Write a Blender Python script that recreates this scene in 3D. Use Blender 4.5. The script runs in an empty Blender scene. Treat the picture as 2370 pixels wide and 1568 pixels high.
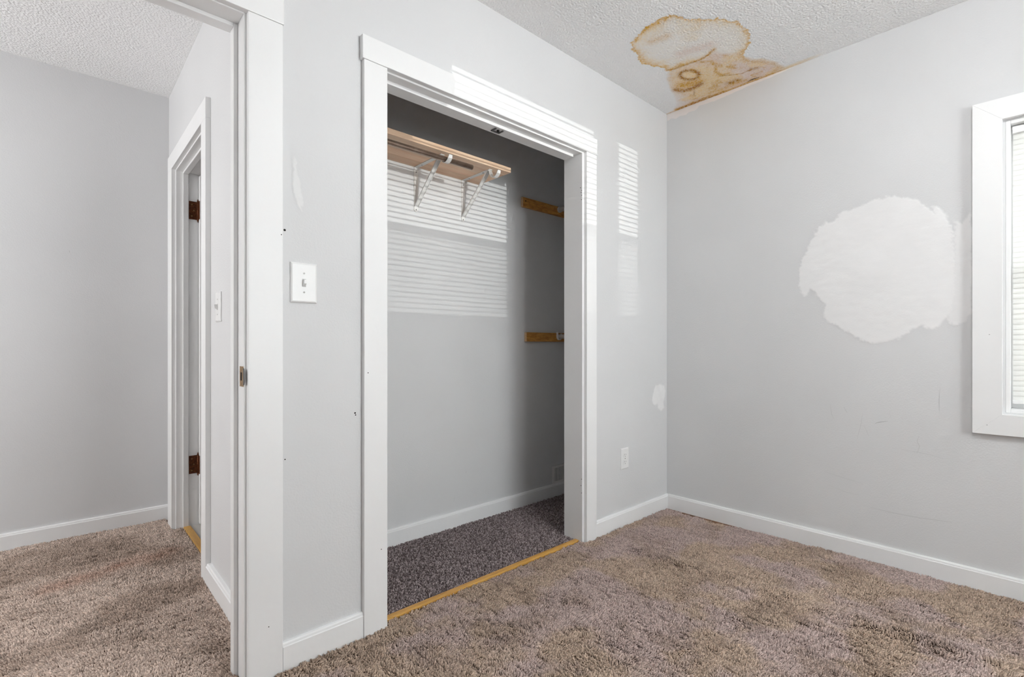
import bpy, bmesh, math, random
import numpy as np
from mathutils import Vector, Matrix

random.seed(7)
S = bpy.context.scene
COL = S.collection

# ------------------------------------------------------------------ camera
F_PX, YAW, HORIZON, CAM_H = 1146.0, 0.82681, 799.55, 1.007
cam_d = bpy.data.cameras.new('camera')
cam_d.sensor_fit = 'HORIZONTAL'
cam_d.sensor_width = 36.0
cam_d.lens = 36.0 * F_PX / 2370.0
cam_d.shift_y = (HORIZON - 784.0) / 2370.0
cam_d.clip_start = 0.02
cam = bpy.data.objects.new('camera', cam_d)
COL.objects.link(cam)
cam.location = (0, 0, CAM_H)
cam.rotation_euler = (math.pi / 2, 0, YAW - math.pi / 2)
S.camera = cam

# ------------------------------------------------------------------ light and exposure
S.view_settings.view_transform = 'Standard'
S.view_settings.look = 'None'
S.view_settings.gamma = 1.0
S.view_settings.use_curve_mapping = False
S.view_settings.exposure = 0.44
S.cycles.max_bounces = 8
S.cycles.diffuse_bounces = 5
S.cycles.glossy_bounces = 2
S.cycles.transmission_bounces = 3
S.cycles.transparent_max_bounces = 6
S.cycles.adaptive_threshold = 0.03
S.cycles.sample_clamp_indirect = 8.0
S.cycles.use_light_tree = False
S.cycles.caustics_reflective = False
S.cycles.caustics_refractive = False

world = bpy.data.worlds.new('sky')
S.world = world
world.use_nodes = True
bg = world.node_tree.nodes['Background']
bg.inputs['Color'].default_value = (0.93, 0.96, 1.0, 1)
bg.inputs['Strength'].default_value = 1.6

def area_light(name, loc, direction, sx, sy, power, color=(1, 1, 1)):
    d = bpy.data.lights.new(name, 'AREA')
    d.shape = 'RECTANGLE'; d.size = sx; d.size_y = sy
    d.energy = power; d.color = color
    o = bpy.data.objects.new(name, d); COL.objects.link(o)
    o.location = loc
    o.rotation_euler = Vector(direction).to_track_quat('-Z', 'Y').to_euler()
    return o

# daylight arriving at the twin window in the wall behind the camera, at the
# side window, and at the window at the far end of the hall, plus an added low fill
area_light('daylight_rear_window', (1.50, -2.32, 1.45), (0, 1, 0), 1.75, 1.65, 155, (0.985, 0.995, 1.0))
area_light('added_uplight_fill', (1.5, -4.2, 0.35), (0, 1, 0.45), 3.4, 1.6, 480, (0.985, 0.995, 1.0))  # added fill shining up through the rear window to lift the ceiling
area_light('daylight_side_window', (3.30, -0.33, 1.32), (-1, 0, 0), 0.95, 1.25, 4, (1.0, 0.995, 0.985))
area_light('daylight_hall_window', (-2.45, 2.62, 1.55), (1, 0, 0), 1.2, 1.3, 30, (1.0, 0.995, 0.985))

sun_d = bpy.data.lights.new('low_sun', 'SUN')
sun_d.energy = 1.05
sun_d.angle = math.radians(0.07)
sun_d.color = (1.0, 0.97, 0.93)
sun = bpy.data.objects.new('low_sun', sun_d); COL.objects.link(sun)
sun.rotation_euler = Vector((0.082, 1.0, 0.0)).to_track_quat('-Z', 'Y').to_euler()

# ------------------------------------------------------------------ dimensions (metres)
YA = 1.610        # room face of the wall with closet and doorway
XB = 2.787        # room face of the wall with the window
H = 2.44
WT = 0.12         # wall thickness
CB = 2.230        # closet back wall
HX = 0.480        # hall side wall face
HY = 3.455        # hall far wall face
RX0, RY0 = -0.75, -2.0

# ------------------------------------------------------------------ helpers
def srgb(r, g, b):
    def f(c):
        c /= 255.0
        return c / 12.92 if c <= 0.04045 else ((c + 0.055) / 1.055) ** 2.4
    return (f(r), f(g), f(b), 1.0)

def tag(o, label=None, cat=None, group=None, kind=None):
    if label: o['label'] = label
    if cat: o['category'] = cat
    if group: o['group'] = group
    if kind: o['kind'] = kind
    return o

def empty(name, loc=(0, 0, 0), parent=None):
    o = bpy.data.objects.new(name, None)
    o.empty_display_size = 0.05
    COL.objects.link(o); o.location = loc
    if parent: o.parent = parent
    return o

def build(name, bm, mat, parent=None, smooth=False, loc=None):
    me = bpy.data.meshes.new(name)
    bmesh.ops.recalc_face_normals(bm, faces=bm.faces[:])
    bm.to_mesh(me); bm.free()
    if smooth:
        for p in me.polygons: p.use_smooth = True
    me.materials.append(mat)
    o = bpy.data.objects.new(name, me); COL.objects.link(o)
    if parent:
        o.parent = parent
        if loc is None:
            # geometry is authored in world space: cancel the parent's offset
            w = Vector((0, 0, 0)); q = parent
            while q: w += Vector(q.location); q = q.parent
            me.transform(Matrix.Translation(-w))
    if loc is not None: o.location = loc
    return o

def box(bm, x0, x1, y0, y1, z0, z1, bev=0.0, seg=2):
    vs = [bm.verts.new(p) for p in ((x0,y0,z0),(x1,y0,z0),(x1,y1,z0),(x0,y1,z0),(x0,y0,z1),(x1,y0,z1),(x1,y1,z1),(x0,y1,z1))]
    fs = [bm.faces.new([vs[i] for i in f]) for f in ((0,3,2,1),(4,5,6,7),(0,1,5,4),(1,2,6,5),(2,3,7,6),(3,0,4,7))]
    if bev > 0:
        es = list({e for f in fs for e in f.edges})
        bmesh.ops.bevel(bm, geom=es, offset=bev, segments=seg, profile=0.6, affect='EDGES')
    return bm

def BX(name, mat, parent, x0, x1, y0, y1, z0, z1, bev=0.0, seg=2):
    return build(name, box(bmesh.new(), x0, x1, y0, y1, z0, z1, bev, seg), mat, parent)

def cyl(bm, a, b, r, n=20, r2=None, cap=True):
    a, b = Vector(a), Vector(b); d = (b - a).normalized()
    u = d.orthogonal().normalized(); v = d.cross(u)
    r2 = r if r2 is None else r2
    A = [bm.verts.new(a + (u*math.cos(t) + v*math.sin(t))*r) for t in (2*math.pi*i/n for i in range(n))]
    B = [bm.verts.new(b + (u*math.cos(t) + v*math.sin(t))*r2) for t in (2*math.pi*i/n for i in range(n))]
    for i in range(n):
        bm.faces.new((A[i], A[(i+1)%n], B[(i+1)%n], B[i]))
    if cap:
        bm.faces.new(A[::-1]); bm.faces.new(B)
    return bm

def extrude_profile(bm, prof, place):
    """prof: closed list of (a,b); place(a,b,t) for t in 0,1 gives the two end sections"""
    P0 = [bm.verts.new(place(a, b, 0)) for a, b in prof]
    P1 = [bm.verts.new(place(a, b, 1)) for a, b in prof]
    n = len(prof)
    for i in range(n):
        bm.faces.new((P0[i], P0[(i+1)%n], P1[(i+1)%n], P1[i]))
    bm.faces.new(P0[::-1]); bm.faces.new(P1)
    return bm

# ------------------------------------------------------------------ materials
def new_mat(name):
    m = bpy.data.materials.new(name); m.use_nodes = True
    nt = m.node_tree
    return m, nt, nt.nodes, nt.links, nt.nodes['Principled BSDF']

def N(nodes, kind, **kw):
    n = nodes.new(kind)
    for k, v in kw.items():
        if k in n.inputs: n.inputs[k].default_value = v
        else: setattr(n, k, v)
    return n

def noise_node(nodes, links, vec, scale, detail=3.0, rough=0.55):
    n = nodes.new('ShaderNodeTexNoise')
    n.inputs['Scale'].default_value = scale
    n.inputs['Detail'].default_value = detail
    n.inputs['Roughness'].default_value = rough
    links.new(vec, n.inputs['Vector'])
    return n

def painted(name, col, rough=0.5, var=0.03, bumps=((220, 0.0004),), attr=None, spec=0.3, var_scale=2.2):
    """flat painted surface: soft tonal variation, fine relief; attr = colour attribute (rgb + alpha mask) laid over it"""
    m, nt, nodes, links, bsdf = new_mat(name)
    geo = nodes.new('ShaderNodeNewGeometry')
    pos = geo.outputs['Position']
    nz = noise_node(nodes, links, pos, var_scale, 1)
    mr = nodes.new('ShaderNodeMapRange')
    mr.inputs['From Min'].default_value = 0.3; mr.inputs['From Max'].default_value = 0.7
    mr.inputs['To Min'].default_value = 1 - var; mr.inputs['To Max'].default_value = 1 + var
    links.new(nz.outputs['Fac'], mr.inputs['Value'])
    mul = N(nodes, 'ShaderNodeVectorMath', operation='SCALE')
    mul.inputs[0].default_value = col[:3]
    links.new(mr.outputs[0], mul.inputs['Scale'])
    out = mul.outputs[0]
    if attr:
        at = nodes.new('ShaderNodeAttribute'); at.attribute_name = attr
        mx = nodes.new('ShaderNodeMix'); mx.data_type = 'RGBA'
        links.new(at.outputs['Alpha'], mx.inputs[0])
        links.new(out, mx.inputs[6]); links.new(at.outputs['Color'], mx.inputs[7])
        out = mx.outputs[2]
    links.new(out, bsdf.inputs['Base Color'])
    bsdf.inputs['Roughness'].default_value = rough
    bsdf.inputs['Specular IOR Level'].default_value = spec
    prev = None
    for sc, d in bumps:
        b = nodes.new('ShaderNodeBump'); b.inputs['Distance'].default_value = d; b.inputs['Strength'].default_value = 1.0
        n2 = noise_node(nodes, links, pos, sc, 0.0)
        links.new(n2.outputs['Fac'], b.inputs['Height'])
        if prev: links.new(prev.outputs[0], b.inputs['Normal'])
        prev = b
    if prev: links.new(prev.outputs[0], bsdf.inputs['Normal'])
    return m

WALL_C = (0.692, 0.694, 0.699, 1)
CEIL_C = (0.925, 0.925, 0.925, 1)
M = {}
M['wall'] = painted('grey_wall_paint', WALL_C, 0.55, 0.018, ((170, 0.00035),))
M['wall_patch'] = painted('wall_filler', WALL_C, 0.7, 0.018, ((170, 0.0002), (30, 0.0012)), attr='stain')
M['ceiling'] = painted('stippled_ceiling_paint', CEIL_C, 0.75, 0.02, ((120, 0.0042), (300, 0.0012)))
M['ceiling_stain'] = painted('water_stained_ceiling', CEIL_C, 0.75, 0.02, ((120, 0.0042), (300, 0.0012)), attr='stain')
M['trim'] = painted('white_trim_paint', (0.855, 0.855, 0.855, 1), 0.38, 0.02, ((60, 0.0003),), spec=0.4)
M['plastic'] = painted('white_plastic', (0.82, 0.82, 0.815, 1), 0.3, 0.0, (), spec=0.5)
M['white_metal'] = painted('white_powder_coat', (0.80, 0.79, 0.77, 1), 0.35, 0.02, (), spec=0.5)
M['dark'] = painted('dark_hole', (0.012, 0.011, 0.010, 1), 0.8, 0.0, ())
M['screw'] = painted('grey_screw', (0.30, 0.29, 0.28, 1), 0.4, 0.0, ())
M['plate_screw'] = painted('plate_screw', (0.52, 0.51, 0.50, 1), 0.4, 0.0, ())
M['scuff'] = painted('grey_scuff', (0.46, 0.46, 0.465, 1), 0.6, 0.05, ())
M['scuff_soft'] = painted('pale_scuff', (0.61, 0.61, 0.615, 1), 0.6, 0.05, ())
M['subfloor'] = painted('brown_subfloor', srgb(120, 88, 66), 0.8, 0.25, ((40, 0.001),), var_scale=18)
M['backing'] = painted('carpet_backing', srgb(88, 72, 64), 0.95, 0.1, ((200, 0.002),))
M['closet_backing'] = painted('dark_carpet_backing', srgb(60, 51, 51), 0.95, 0.1, ((200, 0.002),))
M['tile'] = painted('pale_vinyl', srgb(196, 192, 186), 0.4, 0.05, ())
M['hard'] = painted('blackened_hardware', (0.10, 0.10, 0.10, 1), 0.45, 0.05, ())

def metal(name, c1, c2, rough=0.35, scale=90, metallic=1.0):
    m, nt, nodes, links, bsdf = new_mat(name)
    geo = nodes.new('ShaderNodeNewGeometry')
    nz = noise_node(nodes, links, geo.outputs['Position'], scale, 4, 0.7)
    rp = nodes.new('ShaderNodeValToRGB')
    rp.color_ramp.elements[0].position = 0.35; rp.color_ramp.elements[0].color = c1
    rp.color_ramp.elements[1].position = 0.65; rp.color_ramp.elements[1].color = c2
    links.new(nz.outputs['Fac'], rp.inputs['Fac'])
    links.new(rp.outputs['Color'], bsdf.inputs['Base Color'])
    bsdf.inputs['Metallic'].default_value = metallic
    bsdf.inputs['Roughness'].default_value = rough
    return m
M['rod'] = metal('brown_nickel', srgb(150, 126, 110), srgb(172, 150, 134), 0.30, 40, 0.8)
M['rust'] = metal('rusted_copper', srgb(66, 34, 18), srgb(128, 74, 42), 0.42, 130, 0.6)
M['brass'] = metal('aged_brass', srgb(120, 88, 50), srgb(178, 150, 112), 0.4, 120, 0.8)

def wood(name, c1, c2, axis='X', scale=14.0, stretch=14.0, rough=0.5, speck=0.0):
    m, nt, nodes, links, bsdf = new_mat(name)
    geo = nodes.new('ShaderNodeNewGeometry')
    oi = nodes.new('ShaderNodeObjectInfo')
    mp = nodes.new('ShaderNodeMapping')
    sc = {'X': (1/stretch, 1, 1), 'Y': (1, 1/stretch, 1), 'Z': (1, 1, 1/stretch)}[axis]
    mp.inputs['Scale'].default_value = sc
    add = N(nodes, 'ShaderNodeVectorMath', operation='ADD')
    sv = N(nodes, 'ShaderNodeVectorMath', operation='SCALE'); sv.inputs[0].default_value = (7, 3, 5)
    links.new(oi.outputs['Random'], sv.inputs['Scale'])
    links.new(geo.outputs['Position'], mp.inputs['Vector'])
    links.new(mp.outputs[0], add.inputs[0]); links.new(sv.outputs[0], add.inputs[1])
    nz = noise_node(nodes, links, add.outputs[0], scale, 5, 0.65)
    nz2 = noise_node(nodes, links, add.outputs[0], scale * 9, 3, 0.6)
    mix = N(nodes, 'ShaderNodeMath', operation='MULTIPLY_ADD')
    mix.inputs[1].default_value = 0.35
    links.new(nz2.outputs['Fac'], mix.inputs[0]); links.new(nz.outputs['Fac'], mix.inputs[2])
    rp = nodes.new('ShaderNodeValToRGB')
    rp.color_ramp.elements[0].position = 0.48; rp.color_ramp.elements[0].color = c1
    rp.color_ramp.elements[1].position = 0.86; rp.color_ramp.elements[1].color = c2
    links.new(mix.outputs[0], rp.inputs['Fac'])
    hv = nodes.new('ShaderNodeHueSaturation')
    mr = nodes.new('ShaderNodeMapRange'); mr.inputs['To Min'].default_value = 0.90; mr.inputs['To Max'].default_value = 1.08
    links.new(oi.outputs['Random'], mr.inputs['Value']); links.new(mr.outputs[0], hv.inputs['Value'])
    links.new(rp.outputs['Color'], hv.inputs['Color'])
    links.new(hv.outputs['Color'], bsdf.inputs['Base Color'])
    bsdf.inputs['Roughness'].default_value = rough
    b = nodes.new('ShaderNodeBump'); b.inputs['Distance'].default_value = 0.0003
    links.new(nz2.outputs['Fac'], b.inputs['Height']); links.new(b.outputs[0], bsdf.inputs['Normal'])
    return m
M['pine'] = wood('pale_pine', srgb(232, 184, 148), srgb(253, 226, 196), 'X', 16, 16, 0.5)
M['oak'] = wood('oak_stain', srgb(168, 108, 36), srgb(224, 166, 84), 'X', 70, 4, 0.45)
M['oak_end'] = wood('oak_end_grain', srgb(206, 168, 124), srgb(226, 194, 156), 'Y', 60, 2, 0.6)
M['threshold'] = wood('honey_wood', srgb(176, 124, 52), srgb(222, 174, 92), 'X', 30, 10, 0.45)
M['threshold_y'] = wood('honey_wood_cross', srgb(190, 138, 66), srgb(228, 180, 100), 'Y', 30, 10, 0.45)

def slat_mat():
    m, nt, nodes, links, bsdf = new_mat('translucent_slat')
    bsdf.inputs['Base Color'].default_value = (0.84, 0.84, 0.82, 1)
    bsdf.inputs['Roughness'].default_value = 0.45
    tr = nodes.new('ShaderNodeBsdfTranslucent'); tr.inputs['Color'].default_value = (0.85, 0.84, 0.80, 1)
    mx = nodes.new('ShaderNodeMixShader'); mx.inputs[0].default_value = 0.35
    links.new(bsdf.outputs[0], mx.inputs[1]); links.new(tr.outputs[0], mx.inputs[2])
    links.new(mx.outputs[0], nodes['Material Output'].inputs['Surface'])
    return m
M['slat'] = slat_mat()

def glass_mat():
    m, nt, nodes, links, bsdf = new_mat('window_glass')
    t = nodes.new('ShaderNodeBsdfTransparent'); t.inputs['Color'].default_value = (0.94, 0.96, 0.96, 1)
    g = nodes.new('ShaderNodeBsdfGlossy'); g.inputs['Roughness'].default_value = 0.02
    mx = nodes.new('ShaderNodeMixShader'); mx.inputs[0].default_value = 0.06
    links.new(t.outputs[0], mx.inputs[1]); links.new(g.outputs[0], mx.inputs[2])
    links.new(mx.outputs[0], nodes['Material Output'].inputs['Surface'])
    return m
M['glass'] = glass_mat()
def dimmer_mat():
    m, nt, nodes, links, bsdf = new_mat('dimming_screen')
    t = nodes.new('ShaderNodeBsdfTransparent'); t.inputs['Color'].default_value = (0.72, 0.72, 0.72, 1)
    d = nodes.new('ShaderNodeBsdfDiffuse'); d.inputs['Color'].default_value = (0.08, 0.08, 0.08, 1)
    mx = nodes.new('ShaderNodeMixShader'); mx.inputs[0].default_value = 0.12
    links.new(t.outputs[0], mx.inputs[1]); links.new(d.outputs[0], mx.inputs[2])
    links.new(mx.outputs[0], nodes['Material Output'].inputs['Surface'])
    return m
M['dimmer'] = dimmer_mat()

def carpet_mat(name):
    m, nt, nodes, links, bsdf = new_mat(name)
    at = nodes.new('ShaderNodeAttribute'); at.attribute_name = 'tuft_colour'
    links.new(at.outputs['Color'], bsdf.inputs['Base Color'])
    bsdf.inputs['Roughness'].default_value = 0.95
    bsdf.inputs['Specular IOR Level'].default_value = 0.1
    return m
M['carpet'] = carpet_mat('cut_pile')

# ------------------------------------------------------------------ numpy fields
def vnoise(x, y, scale, seed):
    r = np.random.RandomState(seed).rand(256, 256)
    x = np.asarray(x) * scale + 1000.0; y = np.asarray(y) * scale + 1000.0
    xi = np.floor(x).astype(int); yi = np.floor(y).astype(int)
    fx = x - xi; fy = y - yi
    fx = fx*fx*(3-2*fx); fy = fy*fy*(3-2*fy)
    g = lambda a, b: r[a % 256, b % 256]
    return (g(xi,yi)*(1-fx) + g(xi+1,yi)*fx)*(1-fy) + (g(xi,yi+1)*(1-fx) + g(xi+1,yi+1)*fx)*fy

def fbm(x, y, scale, seed, octs=4):
    t = 0; a = 0.5; s = 0
    for i in range(octs):
        t = t + a*vnoise(x, y, scale*2**i, seed+i); s += a; a *= 0.5
    return t / s

def seg_dist(x, y, pts, closed=False):
    d = np.full(np.shape(x), 1e9)
    pts = list(pts) + ([pts[0]] if closed else [])
    for (ax, ay), (bx, by) in zip(pts[:-1], pts[1:]):
        vx, vy = bx-ax, by-ay
        t = np.clip(((x-ax)*vx + (y-ay)*vy) / (vx*vx+vy*vy+1e-12), 0, 1)
        d = np.minimum(d, np.hypot(x-ax-t*vx, y-ay-t*vy))
    return d

def poly_sdf(x, y, pts):
    """negative inside"""
    d = seg_dist(x, y, pts, True)
    ins = np.zeros(np.shape(x), bool)
    n = len(pts)
    for i in range(n):
        x1, y1 = pts[i]; x2, y2 = pts[(i+1) % n]
        if y1 == y2: continue
        c = ((y1 > y) != (y2 > y)) & (x < (x2-x1)*(y-y1)/(y2-y1) + x1)
        ins ^= c
    return np.where(ins, -d, d)

def smooth(e0, e1, v):
    t = np.clip((v-e0)/(e1-e0), 0, 1)
    return t*t*(3-2*t)

def surface_patch(name, parent, u0, u1, v0, v1, step, field, to3d, mat, lift=0.0005, thr=0.02):
    """thin layer lying on a surface: only the cells where the field has any cover"""
    nu = max(2, int((u1-u0)/step)); nv = max(2, int((v1-v0)/step))
    U, V = np.meshgrid(np.linspace(u0, u1, nu), np.linspace(v0, v1, nv), indexing='ij')
    rgba, hgt = field(U, V)
    a = rgba[..., 3]
    cell = np.maximum.reduce([a[:-1,:-1], a[1:,:-1], a[:-1,1:], a[1:,1:]]) > thr
    idx = np.arange(nu*nv).reshape(nu, nv)
    quads = np.stack([idx[:-1,:-1], idx[1:,:-1], idx[1:,1:], idx[:-1,1:]], -1)[cell]
    used, inv = np.unique(quads, return_inverse=True)
    P = to3d(U.ravel()[used], V.ravel()[used], lift + hgt.ravel()[used])
    me = bpy.data.meshes.new(name)
    me.from_pydata(P.tolist(), [], inv.reshape(-1, 4).tolist())
    at = me.color_attributes.new('stain', 'FLOAT_COLOR', 'POINT')
    at.data.foreach_set('color', rgba.reshape(-1, 4)[used].astype(np.float32).ravel())
    me.materials.append(mat)
    for p in me.polygons: p.use_smooth = True
    o = bpy.data.objects.new(name, me); COL.objects.link(o); o.parent = parent
    return o

# ================================================================== SETTING
# ---- floors (subfloor under the carpets)
bm = bmesh.new()
box(bm, RX0, 5.0, RY0-WT, YA, -0.12, 0.0)
box(bm, -2.45, HX+0.03, YA, HY+WT, -0.12, 0.0)
box(bm, HX+0.03, 5.0, YA, CB+WT, -0.12, 0.0)
tag(build('floor', bm, M['subfloor']), 'brown subfloor under the carpets of bedroom, closet and hall', 'floor', kind='structure')
tag(BX('floor_bathroom', M['tile'], None, HX+0.03, 2.9, CB+WT, HY+WT, -0.12, 0.006), 'pale vinyl floor beyond the hall door threshold', 'floor', kind='structure')

# ---- ceilings
ceil = tag(BX('ceiling', M['ceiling'], None, RX0-WT, XB+WT, RY0-WT, CB+WT, H, H+0.12), 'white stippled bedroom ceiling with a brown water stain', 'ceiling', kind='structure')
tag(BX('ceiling_hall', M['ceiling'], None, -2.45, HX+0.05, CB-0.45-0.05, HY+WT, H-0.0005, H+0.10), 'white stippled ceiling of the hall beyond the doorway', 'ceiling', kind='structure')
tag(BX('ceiling_bathroom', M['ceiling'], None, HX+0.05, 2.9, CB+WT, HY+WT, H, H+0.12), 'white ceiling of the room behind the hall door', 'ceiling', kind='structure')

# ---- front wall (closet opening + doorway)
CO = (0.857, 1.982, 1.998)     # closet rough opening x0, x1, top
DO = (-0.365, 0.422, 2.000)    # doorway rough opening
bm = bmesh.new()
y0, y1 = YA, YA + WT
box(bm, RX0-WT, DO[0], y0, y1, 0, H)
box(bm, DO[0], DO[1], y0, y1, DO[2], H)
box(bm, DO[1], CO[0], y0, y1, 0, H)
box(bm, CO[0], CO[1], y0, y1, CO[2], H)
box(bm, CO[1], XB+WT, y0, y1, 0, H)
bmesh.ops.remove_doubles(bm, verts=bm.verts, dist=1e-5)
wall_front = tag(build('wall_front', bm, M['wall']), 'light grey wall with closet opening and hall doorway', 'wall', kind='structure')

# ---- right wall (window opening)
WY0, WY1, WZ0, WZ1 = -0.80, 0.120, 0.738, 1.900
bm = bmesh.new()
box(bm, XB, XB+WT, RY0-WT, WY0, 0, H)
box(bm, XB, XB+WT, WY1, YA+WT, 0, H)
box(bm, XB, XB+WT, WY0, WY1, 0, WZ0)
box(bm, XB, XB+WT, WY0, WY1, WZ1, H)
wall_right = tag(build('wall_right', bm, M['wall']), 'light grey wall with large white filler patch beside the window', 'wall', kind='structure')
tag(BX('wall_left', M['wall'], None, RX0-WT, RX0, RY0-WT, YA, 0, H), 'light grey wall on the door side of the bedroom', 'wall', kind='structure')

# ---- rear wall with a twin window
REAR = [(0.80, 1.81), (1.925, 2.215)]
RZ0, RZ1 = 0.720, 2.185
bm = bmesh.new()
ya, yb = RY0-WT, RY0
xs = [RX0-WT, REAR[0][0], REAR[0][1], REAR[1][0], REAR[1][1], XB+WT]
box(bm, xs[0], xs[5], ya, yb, 0, RZ0); box(bm, xs[0], xs[5], ya, yb, RZ1, H)
for a, b in ((0,1),(2,3),(4,5)): box(bm, xs[a], xs[b], ya, yb, RZ0, RZ1)
tag(build('wall_rear', bm, M['wall']), 'light grey rear wall with the twin window', 'wall', kind='structure')

tag(BX('wall_sun_block', M['subfloor'], None, -3, 6, -7.2, -7.0, -0.5, 1.175), 'unseen brown wall added outside the rear window to block low sun', 'wall', kind='structure')  # unseen, added to cut off the sun below its top edge

# ---- closet walls
tag(BX('wall_closet_back', M['wall'], None, HX+WT, XB+WT, CB, CB+WT, 0, H), 'grey back wall of the closet', 'wall', kind='structure')
tag(BX('wall_closet_end', M['wall'], None, XB, XB+WT, YA+WT, CB, 0, H), 'grey end wall of the closet', 'wall', kind='structure')

# ---- hall walls
D2 = (2.478, 3.234, 1.972)      # hall door rough opening y0, y1, top
bm = bmesh.new()
box(bm, HX, HX+WT, YA+WT, D2[0], 0, H)
box(bm, HX, HX+WT, D2[0], D2[1], D2[2], H)
box(bm, HX, HX+WT, D2[1], HY+WT, 0, H)
wall_hall = tag(build('wall_hall_side', bm, M['wall']), 'pale hall side wall with a white door', 'wall', kind='structure')
tag(BX('wall_hall_far', M['wall'], None, -2.45, HX, HY, HY+WT, 0, H), 'plain grey wall at the far side of the hall', 'wall', kind='structure')
bm = bmesh.new()
box(bm, -2.35, -2.25, YA+WT, 2.05, 0, H); box(bm, -2.35, -2.25, 3.2, HY, 0, H)
box(bm, -2.35, -2.25, 2.05, 3.2, 0, 0.95); box(bm, -2.35, -2.25, 2.05, 3.2, 2.15, H)
tag(build('wall_hall_end', bm, M['wall']), 'grey end wall of the hall with a window', 'wall', kind='structure')
tag(BX('wall_hall_near', M['wall'], None, -2.45, RX0-WT, YA, YA+WT, 0, H), 'grey hall wall next to the bedroom', 'wall', kind='structure')
tag(BX('wall_bathroom_far', M['wall'], None, HX+WT, 2.9, HY, HY+WT, 0, H), 'grey far wall of the room behind the hall door', 'wall', kind='structure')
tag(BX('wall_bathroom_end', M['wall'], None, 2.8, 2.9, CB+WT, HY, 0, H), 'grey end wall of the room behind the hall door', 'wall', kind='structure')

# ---- baseboards
BB_H, BB_T = 0.0885, 0.015
PROF = [(0, 0), (BB_T, 0), (BB_T, BB_H-0.012), (BB_T-0.0025, BB_H-0.010), (BB_T-0.0035, BB_H-0.004), (BB_T-0.0065, BB_H), (0, BB_H)]
def baseboard(name, label, p0, p1, nrm, t=1.0):
    p0, p1, nrm = Vector(p0), Vector(p1), Vector(nrm)
    def place(a, b, k):
        p = p0 if k == 0 else p1
        return (p.x + nrm.x*a*t, p.y + nrm.y*a*t, b)
    bm = extrude_profile(bmesh.new(), PROF, place)
    return tag(build(name, bm, M['trim']), label, 'baseboard', kind='structure')
baseboard('baseboard_front', 'short white baseboard between hall doorway and closet', (0.513, YA), (0.775, YA), (0, -1))
baseboard('baseboard_front_corner', 'short white baseboard from closet trim to the room corner', (2.062, YA), (XB-0.001, YA), (0, -1))
baseboard('baseboard_right', 'long white baseboard under the window wall', (XB, RY0), (XB, YA-BB_T), (-1, 0))
baseboard('baseboard_closet', 'white baseboard along the closet back wall', (HX+WT, CB), (XB, CB), (0, -1))
baseboard('baseboard_hall_far', 'white baseboard along the far hall wall', (-2.25, HY), (HX, HY), (0, -1))
baseboard('baseboard_hall_side', 'white baseboard on the hall side wall next to the door', (HX, YA+WT+0.02), (HX, 2.3985), (-1, 0), 1.3)
baseboard('baseboard_rear', 'white baseboard along the rear bedroom wall', (RX0, RY0), (XB-BB_T, RY0), (0, 1))
baseboard('baseboard_left', 'white baseboard along the door side bedroom wall', (RX0, RY0+BB_T), (RX0, YA), (1, 0))

# ---- closet frame (trim_1)
t1 = tag(empty('trim_1', (1.42, YA, 0)), 'white painted trim framing the open closet', 'door trim', kind='structure')
BX('side_casing', M['trim'], t1, 0.776, 0.864, YA-0.020, YA, 0, 1.990, 0.0025)
BX('side_casing', M['trim'], t1, 1.979, 2.061, YA-0.020, YA, 0, 1.990, 0.0025)
BX('head_casing', M['trim'], t1, 0.769, 2.0625, YA-0.023, YA, 1.9905, 2.073, 0.003)
BX('jamb', M['trim'], t1, 0.857, 0.873, YA-0.001, YA+WT+0.001, 0, 1.998, 0.0015)
jr = BX('jamb', M['trim'], t1, 1.966, 1.982, YA-0.001, YA+WT+0.001, 0, 1.998, 0.0015)
BX('head_jamb', M['trim'], t1, 0.873, 1.966, YA-0.001, YA+WT+0.001, 1.984, 1.998, 0.0015)
trk = BX('door_track', M['trim'], t1, 0.875, 1.945, 1.650, 1.712, 1.970, 1.984, 0.002)
hb = bmesh.new()
box(hb, 1.430, 1.436, 1.660, 1.690, 1.9655, 1.970)
box(hb, 1.430, 1.478, 1.688, 1.694, 1.9655, 1.970)
box(hb, 1.472, 1.478, 1.660, 1.690, 1.9655, 1.970)
hw = build('track_bracket', hb, M['hard'], trk); hw['label'] = 'small dark roller bracket in the closet track'
build('bracket_bolt', cyl(bmesh.new(), (1.455, 1.673, 1.970), (1.455, 1.673, 1.962), 0.006, 12), M['dark'], trk)
for x, y, z in ((1.9655, 1.612, 1.795), (1.9655, 1.616, 1.785), (1.9655, 1.612, 1.770), (1.9655, 1.614, 1.748), (1.9655, 1.620, 1.81),
                (1.9655, 1.613, 0.325), (1.9655, 1.617, 0.292), (1.9655, 1.613, 0.255)):
    b = cyl(bmesh.new(), (x, y, z), (x+0.003, y, z), 0.0022, 8)
    build('screw_hole', b, M['dark'], t1)
for x, z in ((0.790, 0.912), (0.84, 0.29)):
    build('screw_hole', cyl(bmesh.new(), (x, YA-0.0204, z), (x, YA-0.015, z), 0.0018, 8), M['dark'], t1)

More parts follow.
